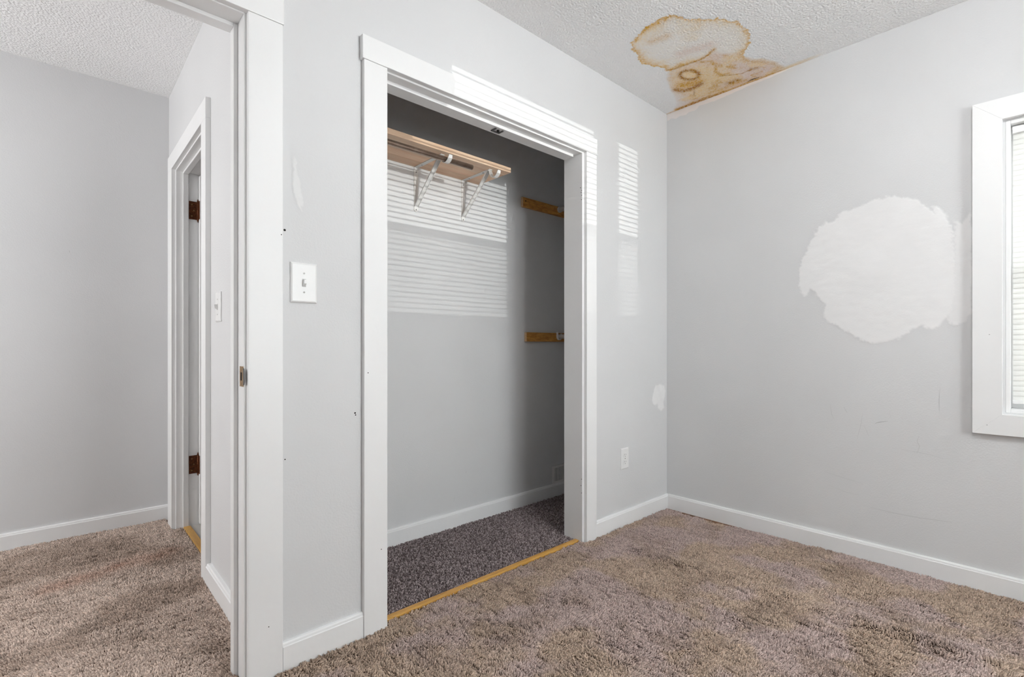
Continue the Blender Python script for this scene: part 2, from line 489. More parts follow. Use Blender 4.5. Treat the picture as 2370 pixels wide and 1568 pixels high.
# ---- bedroom doorway frame (door_1)
d1 = tag(empty('door_1', (0.03, YA, 0)), 'white painted doorway frame open to the hall', 'doorway', kind='structure')
BX('side_casing', M['trim'], d1, 0.4135, 0.511, YA-0.020, YA, 0, 1.988, 0.0025)
BX('side_casing', M['trim'], d1, -0.455, -0.3565, YA-0.020, YA, 0, 1.988, 0.0025)
BX('head_casing', M['trim'], d1, -0.462, 0.514, YA-0.022, YA, 1.9885, 2.080, 0.003)
BX('jamb', M['trim'], d1, 0.407, 0.422, YA-0.001, YA+WT+0.004, 0, 2.0, 0.0015)
BX('jamb', M['trim'], d1, -0.365, -0.350, YA-0.001, YA+WT+0.004, 0, 2.0, 0.0015)
BX('head_jamb', M['trim'], d1, -0.350, 0.407, YA-0.001, YA+WT+0.004, 1.985, 2.0, 0.0015)
BX('stop', M['trim'], d1, 0.395, 0.407, 1.674, 1.712, 0, 1.985, 0.002)
BX('stop', M['trim'], d1, -0.350, -0.338, 1.674, 1.712, 0, 1.985, 0.002)
BX('stop', M['trim'], d1, -0.338, 0.395, 1.674, 1.712, 1.973, 1.985, 0.002)
BX('hall_casing', M['trim'], d1, 0.414, 0.4795, YA+WT, YA+WT+0.018, 0, 1.990, 0.002)
BX('hall_casing', M['trim'], d1, -0.455, -0.357, YA+WT, YA+WT+0.018, 0, 1.990, 0.002)
BX('hall_casing', M['trim'], d1, -0.455, 0.4795, YA+WT, YA+WT+0.018, 1.9905, 2.075, 0.002)
sp = BX('strike_plate', M['brass'], d1, 0.4052, 0.4068, 1.612, 1.648, 0.884, 0.944, 0.0004)
sp['label'] = 'aged brass strike plate'
bm = bmesh.new()     # curved lip of the strike
pr = [(1.612, 0.888), (1.612, 0.940), (1.604, 0.937), (1.600, 0.928), (1.599, 0.914), (1.600, 0.900), (1.604, 0.891)]
extrude_profile(bm, pr, lambda a, b, k: (0.4052 + 0.0016*k, a, b))
build('strike_lip', bm, M['hard'], sp)
build('latch_hole', box(bmesh.new(), 0.4047, 0.4053, 1.624, 1.637, 0.902, 0.926), M['dark'], sp)
for x, z in ((0.506, 1.345), (0.470, 0.16)):
    build('screw_hole', cyl(bmesh.new(), (x, YA-0.0204, z), (x, YA-0.015, z), 0.0016, 8), M['dark'], d1)

# ---- hall door (door_2): frame, leaf, hinges
d2 = tag(empty('door_2', (HX, 2.85, 0)), 'white hall door standing open in its stepped white frame', 'door', kind='structure')
CF = HX - 0.020
BX('side_casing', M['trim'], d2, CF, HX, 2.398, 2.485, 0, 1.9658, 0.0008)
BX('side_casing', M['trim'], d2, CF, HX, 3.228, 3.352, 0, 1.9658, 0.0008)
BX('head_casing', M['trim'], d2, CF, HX, 2.398, 3.352, 1.966, 2.052, 0.0008)
BX('jamb', M['trim'], d2, HX-0.001, HX+WT+0.002, 2.478, 2.492, 0, 1.972, 0.0015)
BX('jamb', M['trim'], d2, HX-0.001, HX+WT+0.002, 3.220, 3.234, 0, 1.972, 0.0015)
BX('head_jamb', M['trim'], d2, HX-0.001, HX+WT+0.002, 2.492, 3.220, 1.958, 1.972, 0.0015)
BX('stop', M['trim'], d2, 0.510, 0.536, 2.492, 2.504, 0, 1.958, 0.002)
BX('stop', M['trim'], d2, 0.510, 0.536, 3.208, 3.220, 0, 1.958, 0.002)
BX('stop', M['trim'], d2, 0.510, 0.536, 2.504, 3.208, 1.946, 1.958, 0.002)
leaf = BX('door_leaf', M['trim'], d2, 0.584, 1.30, 3.176, 3.211, 0.018, 1.945, 0.002)
bm = bmesh.new()
for z0, z1 in ((0.20, 0.92), (1.05, 1.82)):
    for a, b in ((0.70, 0.95), (0.99, 1.20)):
        box(bm, a, b, 3.172, 3.1765, z0, z1, 0.001)
build('raised_panel', bm, M['trim'], leaf)
for zc in (1.755, 0.345):
    hp = BX('hinge', M['rust'], d2, 0.539, 0.580, 3.2175, 3.2205, zc-0.05, zc+0.05, 0.0008)
    hp['label'] = 'rusty copper-brown butt hinge'
    build('hinge_barrel', cyl(bmesh.new(), (0.581, 3.2155, zc-0.052), (0.581, 3.2155, zc+0.052), 0.005, 12), M['rust'], hp, True)
    build('hinge_tip', cyl(bmesh.new(), (0.581, 3.2155, zc+0.052), (0.581, 3.2155, zc+0.064), 0.0045, 10, 0.002), M['rust'], hp, True)
    build('hinge_tip', cyl(bmesh.new(), (0.581, 3.2155, zc-0.052), (0.581, 3.2155, zc-0.064), 0.0045, 10, 0.002), M['rust'], hp, True)
    BX('hinge_leaf', M['rust'], hp, 0.5815, 0.5838, 3.180, 3.213, zc-0.05, zc+0.05)
    for sx, sz in ((0.552, 0.032), (0.562, 0.0), (0.552, -0.032)):
        build('hinge_screw', cyl(bmesh.new(), (sx, 3.2178, zc+sz), (sx, 3.2166, zc+sz), 0.004, 10), M['brass'], hp)

# ---- windows
def sash_window(name, label, axis, lo, hi, z0, z1, zmid, face, depth, out):
    """double-hung unit filling an opening; axis = direction along the wall, face = room face coordinate, out = sign towards outside"""
    w = tag(empty(name, (face, lo, z0) if axis == 'Y' else (lo, face, z0)), label, 'window', kind='structure')
    def bxx(n, m, a0, a1, d0, d1, c0, c1, parent=w, bev=0.002):
        d0, d1 = sorted((face + out*d0, face + out*d1))
        if axis == 'Y': return BX(n, m, parent, d0, d1, a0, a1, c0, c1, bev)
        return BX(n, m, parent, a0, a1, d0, d1, c0, c1, bev)
    j = 0.014
    bxx('jamb', M['trim'], lo, lo+j, 0, depth, z0, z1); bxx('jamb', M['trim'], hi-j, hi, 0, depth, z0, z1)
    bxx('head_jamb', M['trim'], lo+j, hi-j, 0, depth, z1-j, z1); bxx('sill', M['trim'], lo+j, hi-j, 0, depth, z0, z0+j)
    a0, a1 = lo+j, hi-j
    st = 0.040
    for n, c0, c1, dd in (('lower_sash', z0+j, zmid+0.02, 0.072), ('upper_sash', zmid-0.02, z1-j, 0.096)):
        s = bxx(n, M['trim'], a0, a0+st, dd, dd+0.022, c0, c1)
        bxx('stile', M['trim'], a1-st, a1, dd, dd+0.022, c0, c1, s)
        bxx('rail', M['trim'], a0+st, a1-st, dd, dd+0.022, c0, c0+0.04, s)
        bxx('rail', M['trim'], a0+st, a1-st, dd, dd+0.022, c1-0.04, c1, s)
        bxx('pane', M['glass'], a0+st, a1-st, dd+0.009, dd+0.013, c0+0.04, c1-0.04, s, 0)
    return w, bxx

w1, bxx = sash_window('window_1', 'white framed window at the picture edge with a closed blind', 'Y', WY0, WY1, WZ0, WZ1, 1.30, XB, WT, 1)
CT = 0.024
def mitre(name, pts):
    bm = bmesh.new()
    a = [bm.verts.new((XB-CT, y, z)) for y, z in pts]; b = [bm.verts.new((XB, y, z)) for y, z in pts]
    bm.faces.new(a); bm.faces.new(b[::-1])
    for i in range(4): bm.faces.new((a[i], b[i], b[(i+1)%4], a[(i+1)%4]))
    bmesh.ops.bevel(bm, geom=bm.edges[:], offset=0.0007, segments=1, affect='EDGES')
    return build(name, bm, M['trim'], w1)
oy0, oy1, oz0, oz1 = WY0-0.096, 0.216, 0.648, 1.991
iy0, iy1, iz0, iz1 = WY0-0.008, 0.128, 0.731, 1.906
mitre('casing', [(oy1, oz0), (oy1, oz1), (iy1, iz1), (iy1, iz0)])
mitre('casing', [(oy0, oz0), (oy0, oz1), (iy0, iz1), (iy0, iz0)])
mitre('casing', [(oy0, oz1), (oy1, oz1), (iy1, iz1), (iy0, iz1)])
mitre('casing', [(oy0, oz0), (oy1, oz0), (iy1, iz0), (iy0, iz0)])
for y, z in ((0.165, 1.05), (0.172, 0.685)):
    build('nail_hole', cyl(bmesh.new(), (XB-CT-0.0004, y, z), (XB-CT+0.004, y, z), 0.002, 8), M['scuff'], w1)

def blind(name, label, axis, lo, hi, z0, z1, plane, pitch, width, tilt, gap_at=None, group=None, skip=None):
    b = tag(empty(name, (plane, lo, z1) if axis == 'Y' else (lo, plane, z1)), label, 'window blind', group)
    def bxx(n, m, a0, a1, d0, d1, c0, c1, bev=0.002):
        if axis == 'Y': return BX(n, m, b, plane+d0, plane+d1, a0, a1, c0, c1, bev)
        return BX(n, m, b, a0, a1, plane+d0, plane+d1, c0, c1, bev)
    bxx('head_rail', M['plastic'], lo, hi, -0.014, 0.014, z1-0.028, z1)
    bxx('bottom_rail', M['plastic'], lo, hi, -0.010, 0.010, z0, z0+0.014)
    # one slat mesh, slightly crowned
    bm = bmesh.new()
    ct, st = math.cos(tilt), math.sin(tilt)
    rows = []
    for k in range(5):
        s = -0.5 + k/4
        u = s*width; c = 0.0022*(1-4*s*s)
        d = u*ct - c*st; z = u*st + c*ct
        for L in (0, 1):
            rows.append(bm.verts.new((d, L*(hi-lo-0.004), z) if axis == 'Y' else (L*(hi-lo-0.004), d, z)))
    for k in range(4):
        bm.faces.new((rows[2*k], rows[2*k+1], rows[2*k+3], rows[2*k+2]))
    me = bpy.data.meshes.new('slat'); bm.to_mesh(me); bm.free(); me.materials.append(M['slat'] if axis == 'Y' else M['plastic'])
    for p in me.polygons: p.use_smooth = True
    z = z1-0.040; i = 0
    while z > z0+0.022:
        if not (skip and skip[0] < z < skip[1]):
            o = bpy.data.objects.new('slat', me); COL.objects.link(o); o.parent = b
            o.location = (0, 0.002, z-z1) if axis == 'Y' else (0.002, 0, z-z1)
        z -= pitch
    for t in (0.14, 0.86):
        a = lo + t*(hi-lo)
        p0, p1 = ((plane-0.014, a, z0+0.01), (plane-0.014, a, z1-0.02)) if axis == 'Y' else ((a, plane+0.014, z0+0.01), (a, plane+0.014, z1-0.02))
        build('ladder_cord', cyl(bmesh.new(), p0, p1, 0.0008, 6), M['plastic'], b)
    return b
blind('window_blind', 'closed white mini blind inside the window at the picture edge', 'Y', WY0+0.018, WY1-0.018, WZ0+0.035, WZ1-0.018, XB+0.040, 0.0205, 0.0255, math.radians(68))

for i, (a, b) in enumerate(REAR):
    ww, wb = sash_window('window_%d' % (i+2), ('wide' if i == 0 else 'narrow') + ' white sash window in the rear wall', 'X', a, b, RZ0, RZ1, 1.604, RY0, WT, -1)
    wb('dimming_screen', M['dimmer'], a+0.014, b-0.014, 0.1190, 0.1195, RZ0+0.014, 1.604, ww, 0)  # unseen sheet added to dim the sun through the lower sash
    blind('window_blind', ('wide' if i == 0 else 'narrow') + ' open white mini blind in the rear wall window', 'X', a+0.018, b-0.018, RZ0+0.02, RZ1-0.018, RY0-0.030, 0.0265, 0.0255, math.radians(-18))

# ================================================================== WALL AND CEILING MARKS
BLOB = [(2.007,1.349),(2.0,1.338),(1.975,1.289),(1.953,1.234),(1.948,1.192),(1.953,1.153),(1.951,1.125),(1.969,1.099),(1.997,1.088),(2.034,1.083),(2.077,1.049),(2.105,1.008),(2.151,0.966),(2.18,0.964),(2.211,0.935),(2.26,0.931),(2.31,0.932),(2.37,0.947),(2.426,0.964),(2.455,0.996),(2.48,1.022),(2.535,1.034),(2.522,1.072),(2.461,1.128),(2.389,1.155),(2.375,1.188),(2.369,1.226),(2.364,1.27),(2.359,1.316),(2.343,1.351),(2.308,1.356),(2.253,1.379),(2.19,1.404),(2.116,1.381),(2.058,1.374)]
RIM = BLOB[27:] + BLOB[:22]
LOWER = [(2.348,1.354),(2.359,1.316),(2.364,1.27),(2.369,1.226),(2.375,1.188),(2.359,1.108),(2.489,1.025),(2.535,1.034),(2.579,1.019),(2.602,0.986),(2.668,0.958),(2.752,0.94),(2.80,0.949),(2.80,1.582),(2.75,1.55),(2.7,1.507),(2.608,1.469),(2.502,1.436),(2.407,1.401)]
RING = [(2.504,1.26),(2.52,1.274),(2.523,1.293),(2.513,1.312),(2.493,1.328),(2.466,1.335),(2.44,1.333),(2.42,1.323),(2.411,1.306),(2.415,1.286),(2.43,1.269),(2.454,1.257),(2.48,1.254),(2.504,1.26)]
BAND = [(2.555,1.419),(2.598,1.396),(2.611,1.351),(2.598,1.3)]
BAND2 = [(2.534,1.375),(2.545,1.342),(2.565,1.308)]
CRACK1 = [(2.339,1.348),(2.359,1.316),(2.364,1.27),(2.369,1.226),(2.375,1.188),(2.362,1.142),(2.342,1.1)]
CRACK2 = [(2.397,1.193),(2.425,1.161),(2.483,1.16),(2.533,1.183),(2.595,1.183),(2.604,1.146)]
CRACK3 = [(2.643,1.354),(2.693,1.383),(2.729,1.358),(2.73,1.307)]
SPOT1 = [(2.652,1.053),(2.663,1.025)]
SPOT2 = [(2.705,1.179),(2.705,1.149)]
EDGE1 = [(2.777,1.530),(2.774,1.471),(2.768,1.358),(2.774,1.299),(2.778,1.248)]
EDGE2 = [(2.778,1.248),(2.778,1.125),(2.778,1.01),(2.781,0.936)]
EDGE3 = [(2.776,0.932),(2.774,0.851),(2.770,0.776),(2.757,0.723)]
SLIT = [(2.762,1.111),(2.757,1.083),(2.761,1.051)]
RIM2 = [(2.535,1.034),(2.579,1.019),(2.602,0.986),(2.668,0.958),(2.752,0.94)]
SMUDGE = [(2.067,1.271),(2.078,1.238),(2.079,1.204)]
PINK = [(2.259,1.225),(2.264,1.171),(2.297,1.105)]

def stain_field(X, Y):
    # ragged edge for the big ring, calmer wobble for the marks inside
    wx = X + 0.018*(fbm(X, Y, 20, 3)-0.5) + 0.015*(vnoise(X, Y, 95, 9)-0.5)
    wy = Y + 0.018*(fbm(X, Y, 20, 13)-0.5) + 0.015*(vnoise(X, Y, 95, 19)-0.5)
    sx = X + 0.010*(fbm(X, Y, 35, 5)-0.5); sy = Y + 0.010*(fbm(X, Y, 35, 15)-0.5)
    C = lambda r, g, b: np.array(srgb(r, g, b)[:3])
    cream, tan, ochre, deep, pink = C(246, 238, 224), C(240, 216, 176), C(214, 168, 90), C(176, 124, 40), C(234, 216, 206)
    n1 = fbm(X, Y, 8, 31); n2 = fbm(X, Y, 60, 41); n3 = fbm(X, Y, 28, 57)
    col = np.zeros(X.shape + (3,)); col[:] = CEIL_C[:3]
    alpha = np.zeros(X.shape)
    def lay(c, a):
        nonlocal col, alpha
        a = np.clip(a, 0, 1)
        col = col*(1-a[..., None]) + c*a[..., None]
        alpha = np.maximum(alpha, a)
    def stroke(pts, w, c, a, calm=True):
        d = seg_dist(sx, sy, pts) if calm else seg_dist(wx, wy, pts)
        lay(c, np.exp(-(d/w)**2)*a*(0.65+0.6*n2))
    # big ring
    sb = poly_sdf(wx, wy, BLOB); inside = smooth(0.004, -0.005, sb)
    rim = np.exp(-np.maximum(-sb, 0)/0.026)
    lay(cream, inside*0.4)
    lay(tan, inside*np.clip(rim*(0.55+0.9*n1) + 0.30*smooth(0.50, 0.75, n1), 0, 1))
    dr = seg_dist(wx, wy, RIM)
    lay(ochre, inside*np.exp(-(dr/0.0085)**2)*(0.45+0.7*n2))
    lay(ochre, inside*np.exp(-(dr/0.028)**2)*smooth(0.50, 0.72, fbm(X, Y, 11, 61))*0.8)
    # lower stain, strongest round the small ring, fading towards the corner
    sl = poly_sdf(sx, sy, LOWER)
    fade = smooth(1.50, 1.34, Y + 0.35*(2.62-X))
    il = smooth(0.014, -0.030, sl)*(0.25+0.75*fade)
    lay(pink, il*0.95)
    lay(tan, il*np.exp(-(np.hypot((X-2.55)/0.17, (Y-1.30)/0.15))**2)*1.2)
    lay(tan, il*smooth(0.40, 0.72, fbm(X, Y, 13, 33))*0.8)
    lay(ochre, il*smooth(0.52, 0.80, n3)*0.55)
    stroke(PINK, 0.035, pink, 0.7); stroke(SMUDGE, 0.024, ochre, 0.42)
    stroke(CRACK1, 0.011, ochre, 0.75); stroke(CRACK1, 0.0035, deep, 0.6); stroke(CRACK2, 0.010, ochre, 0.75)
    stroke(RIM2, 0.018, ochre, 0.55)
    stroke(BAND2, 0.036, ochre, 1.0); stroke(BAND, 0.019, deep, 1.05)
    stroke(RING, 0.0125, deep, 0.95)
    lay(C(240, 220, 180), np.exp(-(np.hypot((sx-2.468)/0.030, (sy-1.294)/0.018))**2)*0.9)
    stroke(CRACK3, 0.005, deep, 0.6); stroke(SPOT1, 0.014, deep, 0.65); stroke(SPOT2, 0.022, deep, 0.75)
    stroke([(2.605, 1.183), (2.66, 1.10), (2.652, 1.053)], 0.005, deep, 0.6)
    stroke(EDGE1, 0.019, ochre, 1.0); stroke(EDGE1, 0.011, deep, 0.75); stroke(EDGE2, 0.013, ochre, 0.8)
    stroke([(2.69, 1.44), (2.72, 1.36), (2.74, 1.26)], 0.020, tan, 0.9)
    lay(tan, np.exp(-(seg_dist(sx, sy, EDGE3)/0.018)**2)*0.8*smooth(0.70, 0.92, Y))
    stroke([(2.73, 1.30), (2.735, 1.20), (2.74, 1.12)], 0.016, ochre, 0.55)
    stroke([(2.784, 1.605), (2.779, 1.53)], 0.010, ochre, 0.6)
    # mottling that follows the stipple
    g = np.clip((vnoise(X, Y, 210, 91) - 0.5)*0.5, -0.3, 0.3)[..., None]
    col = col + g*(col - np.array(CEIL_C[:3]))*1.4
    c4 = np.concatenate([np.clip(col, 0.01, 0.95), alpha[..., None]], -1)
    # colour is already blended towards the ceiling colour: cover only needs a soft border
    c4[..., 3] = smooth(0.0, 0.25, alpha)
    return c4, np.zeros(X.shape)
o = surface_patch('water_stain', ceil, 1.88, XB, 0.66, YA, 0.003, stain_field,
                  lambda u, v, h: np.stack([u, v, H-h], -1), M['ceiling_stain'], 0.0006)
o['label'] = 'tan and ochre water stain ring'

PATCH = [(0.868,1.334),(0.865,1.383),(0.849,1.437),(0.833,1.477),(0.815,1.53),(0.799,1.555),(0.784,1.573),(0.775,1.596),(0.757,1.599),(0.751,1.618),(0.736,1.609),(0.713,1.615),(0.696,1.638),(0.673,1.647),(0.645,1.645),(0.617,1.656),(0.585,1.668),(0.542,1.679),(0.506,1.683),(0.466,1.674),(0.431,1.662),(0.403,1.648),(0.37,1.62),(0.347,1.589),(0.337,1.569),(0.342,1.606),(0.319,1.592),(0.301,1.562),(0.293,1.525),(0.277,1.47),(0.273,1.4),(0.271,1.306),(0.269,1.219),(0.273,1.161),(0.297,1.127),(0.331,1.073),(0.36,1.082),(0.384,1.092),(0.412,1.077),(0.436,1.053),(0.471,1.029),(0.506,1.017),(0.553,1.017),(0.59,1.03),(0.628,1.05),(0.65,1.07),(0.684,1.087),(0.725,1.112),(0.757,1.143),(0.754,1.174),(0.748,1.201),(0.775,1.23),(0.79,1.265),(0.815,1.291),(0.83,1.254),(0.846,1.248),(0.86,1.284)]
STRIP = [(0.274,1.525),(0.245,1.519),(0.232,1.549),(0.219,1.549),(0.217,1.358),(0.217,1.141),(0.232,1.113),(0.258,1.094),(0.279,1.095),(0.297,1.116),(0.297,1.192),(0.275,1.249)]
TORN = [(1.609,2.437),(1.607,2.396),(1.577,2.403),(1.548,2.391),(1.526,2.399),(1.484,2.393),(1.463,2.404),(1.428,2.4),(1.408,2.407),(1.401,2.418),(1.309,2.413),(1.214,2.418),(1.125,2.426),(1.039,2.427),(0.936,2.432),(0.905,2.436),(0.854,2.4395),(0.936,2.4398),(1.125,2.4398),(1.245,2.4398),(1.442,2.4398)]
def patch_field(polys, colr, edge, warp, relief, seed):
    def f(U, V):
        wu = U + warp*(fbm(U, V, 40, seed)-0.5) + warp*0.5*(vnoise(U, V, 160, seed+5)-0.5)
        wv = V + warp*(fbm(U, V, 40, seed+20)-0.5) + warp*0.5*(vnoise(U, V, 160, seed+25)-0.5)
        a = np.zeros(U.shape)
        for p, k in polys:
            a = np.maximum(a, k*smooth(edge, -edge, poly_sdf(wu, wv, p)))
        n = fbm(U, V, 7, seed+40); n2 = fbm(U*0.35, V, 60, seed+50)
        t = 1 + 0.06*(n-0.5) + 0.04*(n2-0.5)
        rgba = np.concatenate([np.array(colr)*t[..., None], a[..., None]], -1)
        h = relief*a*(0.5 + n + 0.4*n2)
        return rgba, h
    return f
toB = lambda u, v, h: np.stack([XB-h, u, v], -1)
toA = lambda u, v, h: np.stack([u, YA-h, v], -1)
FILL = (0.83, 0.825, 0.825)
o = surface_patch('filler_patch', wall_right, 0.217, 0.90, 0.98, 1.72, 0.004, patch_field([(PATCH, 0.96), (STRIP, 0.75)], FILL, 0.006, 0.02, 0.0012, 101), toB, M['wall_patch'])
o['label'] = 'large round white filler patch on the window wall'
o = surface_patch('torn_tape', wall_right, 0.84, 1.609, 2.38, 2.4395, 0.003, patch_field([(TORN, 1.0)], (0.83, 0.78, 0.76), 0.0015, 0.003, 0.0008, 131), toB, M['wall_patch'])
o['label'] = 'torn white strip of peeled paint below the ceiling stain'
BRUSH = [(0.548,1.6),(0.553,1.592),(0.559,1.586),(0.556,1.567),(0.56,1.547),(0.568,1.526),(0.57,1.501),(0.573,1.48),(0.578,1.459),(0.576,1.447),(0.569,1.449),(0.573,1.43),(0.564,1.445),(0.555,1.469),(0.548,1.489),(0.545,1.514),(0.546,1.539),(0.55,1.559),(0.546,1.583)]
DAB = [(2.655,0.764),(2.704,0.768),(2.754,0.758),(2.771,0.726),(2.761,0.689),(2.747,0.652),(2.754,0.621),(2.718,0.607),(2.683,0.623),(2.68,0.646),(2.634,0.649),(2.617,0.677),(2.627,0.709),(2.641,0.742)]
o = surface_patch('filler_patch', wall_front, 0.53, 0.60, 1.41, 1.62, 0.0015, patch_field([(BRUSH, 0.8)], (0.77, 0.77, 0.77), 0.003, 0.006, 0.0006, 151), toA, M['wall_patch'])
o['label'] = 'thin brushed filler smear above the light switch'
o = surface_patch('filler_patch', wall_front, 2.59, 2.785, 0.58, 0.80, 0.0025, patch_field([(DAB, 0.9)], FILL, 0.008, 0.012, 0.0008, 171), toA, M['wall_patch'])
o['label'] = 'small white filler dab near the room corner'

# scuffs on the window wall
def ribbon(name, parent, pts, w, to3, mat):
    bm = bmesh.new(); L = []; n = len(pts)
    for i, (u, v) in enumerate(pts):
        a = pts[max(i-1, 0)]; b = pts[min(i+1, n-1)]
        tx, ty = b[0]-a[0], b[1]-a[1]; l = math.hypot(tx, ty) or 1
        k = w*(0.35 if i in (0, n-1) else 1.0)
        L.append((bm.verts.new(to3(u - ty/l*k, v + tx/l*k)), bm.verts.new(to3(u + ty/l*k, v - tx/l*k))))
    for i in range(n-1): bm.faces.new((L[i][0], L[i][1], L[i+1][1], L[i+1][0]))
    return build(name, bm, mat, parent)
sl = ribbon('ceiling_slit', ceil, SLIT, 0.0042, lambda u, v: (u, v, H-0.0012), M['dark']); sl['label'] = 'short dark slit torn in the stained ceiling'
b3 = lambda u, v: (XB-0.0006, u, v)
a3 = lambda u, v: (u, YA-0.0006, v)
SC = [([(0.548,0.645),(0.53,0.653),(0.5,0.661)],0.0016,1),([(0.671,0.71),(0.658,0.684)],0.0012,1),([(0.452,0.538),(0.4,0.537),(0.354,0.532),(0.309,0.522)],0.001,0),
      ([(0.754,0.384),(0.681,0.37),(0.596,0.357)],0.001,0),([(0.733,0.32),(0.661,0.302),(0.606,0.3)],0.001,0),([(0.567,0.253),(0.497,0.248),(0.392,0.249),(0.333,0.254),(0.281,0.257)],0.0016,0),
      ([(0.389,0.609),(0.396,0.584),(0.387,0.563),(0.396,0.532)],0.0012,0),([(0.596,0.689),(0.601,0.642),(0.611,0.594),(0.618,0.564)],0.001,0),([(0.591,0.631),(0.579,0.604),(0.572,0.582)],0.001,0),
      ([(0.319,0.823),(0.322,0.77),(0.321,0.722)],0.0012,0),([(0.495,0.702),(0.488,0.677)],0.001,0),([(0.728,0.718),(0.722,0.67),(0.712,0.647)],0.0012,0),([(0.341,0.554),(0.289,0.563)],0.001,0)]
for p, w, k in SC: ribbon('scuff_mark', wall_right, p, w, b3, M['scuff'] if k else M['scuff_soft'])
for p, w in (([(0.627,0.60),(0.618,0.57)],0.001), ([(0.675,0.45),(0.69,0.455)],0.001), ([(0.60,0.20),(0.63,0.205)],0.0012), ([(2.66,1.22),(2.661,1.205)],0.001)):
    ribbon('scuff_mark', wall_front, p, w, a3, M['scuff_soft'])
for x, z, r in ((0.522, 1.365, 0.0036), (0.523, 0.652, 0.002), (0.752, 0.775, 0.003), (0.754, 0.768, 0.0022)):
    build('nail_hole', cyl(bmesh.new(), (x, YA-0.0005, z), (x, YA+0.006, z), r, 10), M['dark'], wall_front)
wall_hf = bpy.data.objects['wall_hall_far']
ribbon('scuff_mark', wall_hf, [(0.05, 1.50), (0.051, 1.49)], 0.002, lambda u, v: (u, HY-0.0006, v), M['scuff'])
wcb = bpy.data.objects['wall_closet_back']
for p in ([(1.62,0.165),(1.615,0.14)], [(1.70,0.30),(1.70,0.285)]):
    ribbon('scuff_mark', wcb, p, 0.0014, lambda u, v: (u, CB-0.0006, v), M['scuff'])

# ================================================================== CLOSET CONTENTS
# shelf: edge-glued staves
sh = tag(empty('closet_shelf', (1.2, 2.09, 1.931)), 'pale pine closet shelf above the metal clothes rod', 'shelf')
ys = [1.955, 2.012, 2.085, 2.152, CB-0.001]
for a, b in zip(ys[:-1], ys[1:]):
    BX('stave', M['pine'], sh, HX+WT+0.001, 1.792, a, b-0.0003, 1.931, 1.957, 0.0008, 1)

def bracket(x, label):
    b = tag(empty('shelf_bracket', (x, CB, 1.70)), label, 'bracket', 'shelf brackets under the pine shelf')
    hwid = 0.0115
    # wall plate with rounded foot
    bm = bmesh.new()
    pr = [(-hwid, 1.9305), (hwid, 1.9305), (hwid, 1.710)] + [(hwid*math.cos(t), 1.710 + 0.011*math.sin(t)) for t in np.linspace(0, -math.pi, 8)[1:-1]] + [(-hwid, 1.710)]
    extrude_profile(bm, pr, lambda a, z, k: (x+a, CB-0.005*k, z))
    build('wall_plate', bm, M['white_metal'], b)
    # arm under shelf
    BX('arm', M['white_metal'], b, x-hwid, x+hwid, 1.985, CB-0.003, 1.9275, 1.9305, 0.0006, 1)
    # diagonal brace: shallow U section
    p0, p1 = Vector((x, CB-0.007, 1.724)), Vector((x, 2.000, 1.926))
    d = (p1-p0).normalized(); nrm = Vector((0, d.z, -d.y)) * -1
    bm = bmesh.new()
    U = [(-hwid, 0.007), (-hwid, 0), (hwid, 0), (hwid, 0.007), (hwid-0.002, 0.007), (hwid-0.002, 0.002), (-hwid+0.002, 0.002), (-hwid+0.002, 0.007)]
    extrude_profile(bm, U, lambda a, c, k: tuple((p0 if k == 0 else p1) + Vector((a, 0, 0)) + nrm*(-0.006 + c)))
    build('brace', bm, M['white_metal'], b)
    # rod hook
    path = [(1.998, 1.9285), (1.990, 1.920), (1.983, 1.902), (1.973, 1.888), (1.960, 1.8805), (1.946, 1.8800), (1.933, 1.886), (1.924, 1.896), (1.919, 1.909)]
    bm = bmesh.new(); rows = []
    for i, (y, z) in enumerate(path):
        a = path[max(i-1, 0)]; c = path[min(i+1, len(path)-1)]
        ty, tz = c[0]-a[0], c[1]-a[1]; l = math.hypot(ty, tz); ny, nz = tz/l, -ty/l
        w = hwid*(0.75 if i == len(path)-1 else 1)
        rows.append([bm.verts.new((x+sx*w, y+ny*k, z+nz*k)) for sx, k in ((-1,-0.0014),(1,-0.0014),(1,0.0014),(-1,0.0014))])
    for r0, r1 in zip(rows[:-1], rows[1:]):
        for i in range(4): bm.faces.new((r0[i], r0[(i+1)%4], r1[(i+1)%4], r1[i]))
    bm.faces.new(rows[0]); bm.faces.new(rows[-1][::-1])
    build('hook', bm, M['white_metal'], b)
    for p, q in (((x, CB-0.0048, 1.905), (0, -1, 0)), ((x, CB-0.0048, 1.710), (0, -1, 0)), ((x, 2.17, 1.9278), (0, 0, -1)), ((x, 2.05, 1.9278), (0, 0, -1))):
        p = Vector(p); build('screw', cyl(bmesh.new(), p, p+Vector(q)*0.002, 0.0036, 10), M['screw'], b)
    return b
bracket(1.373, 'white metal shelf bracket whose hook holds the clothes rod')
bracket(1.677, 'white metal shelf bracket with an empty hook at the shelf end')

bm = bmesh.new()
ry, rz, rr = 1.9535, 1.8945, 0.0125
n = 28
ring = lambda x, r: [bm.verts.new((x, ry+r*math.cos(2*math.pi*i/n), rz+r*math.sin(2*math.pi*i/n))) for i in range(n)]
R = [ring(HX+WT+0.002, rr), ring(1.526, rr), ring(1.527, rr-0.0012), ring(1.520, rr-0.002), ring(HX+WT+0.002, rr-0.002)]
for a, b in zip(R[:-1], R[1:]):
    for i in range(n): bm.faces.new((a[i], a[(i+1)%n], b[(i+1)%n], b[i]))
tag(build('clothes_rod', bm, M['rod'], None, True), 'brown nickel clothes rod hanging below the pine shelf', 'clothes rod')

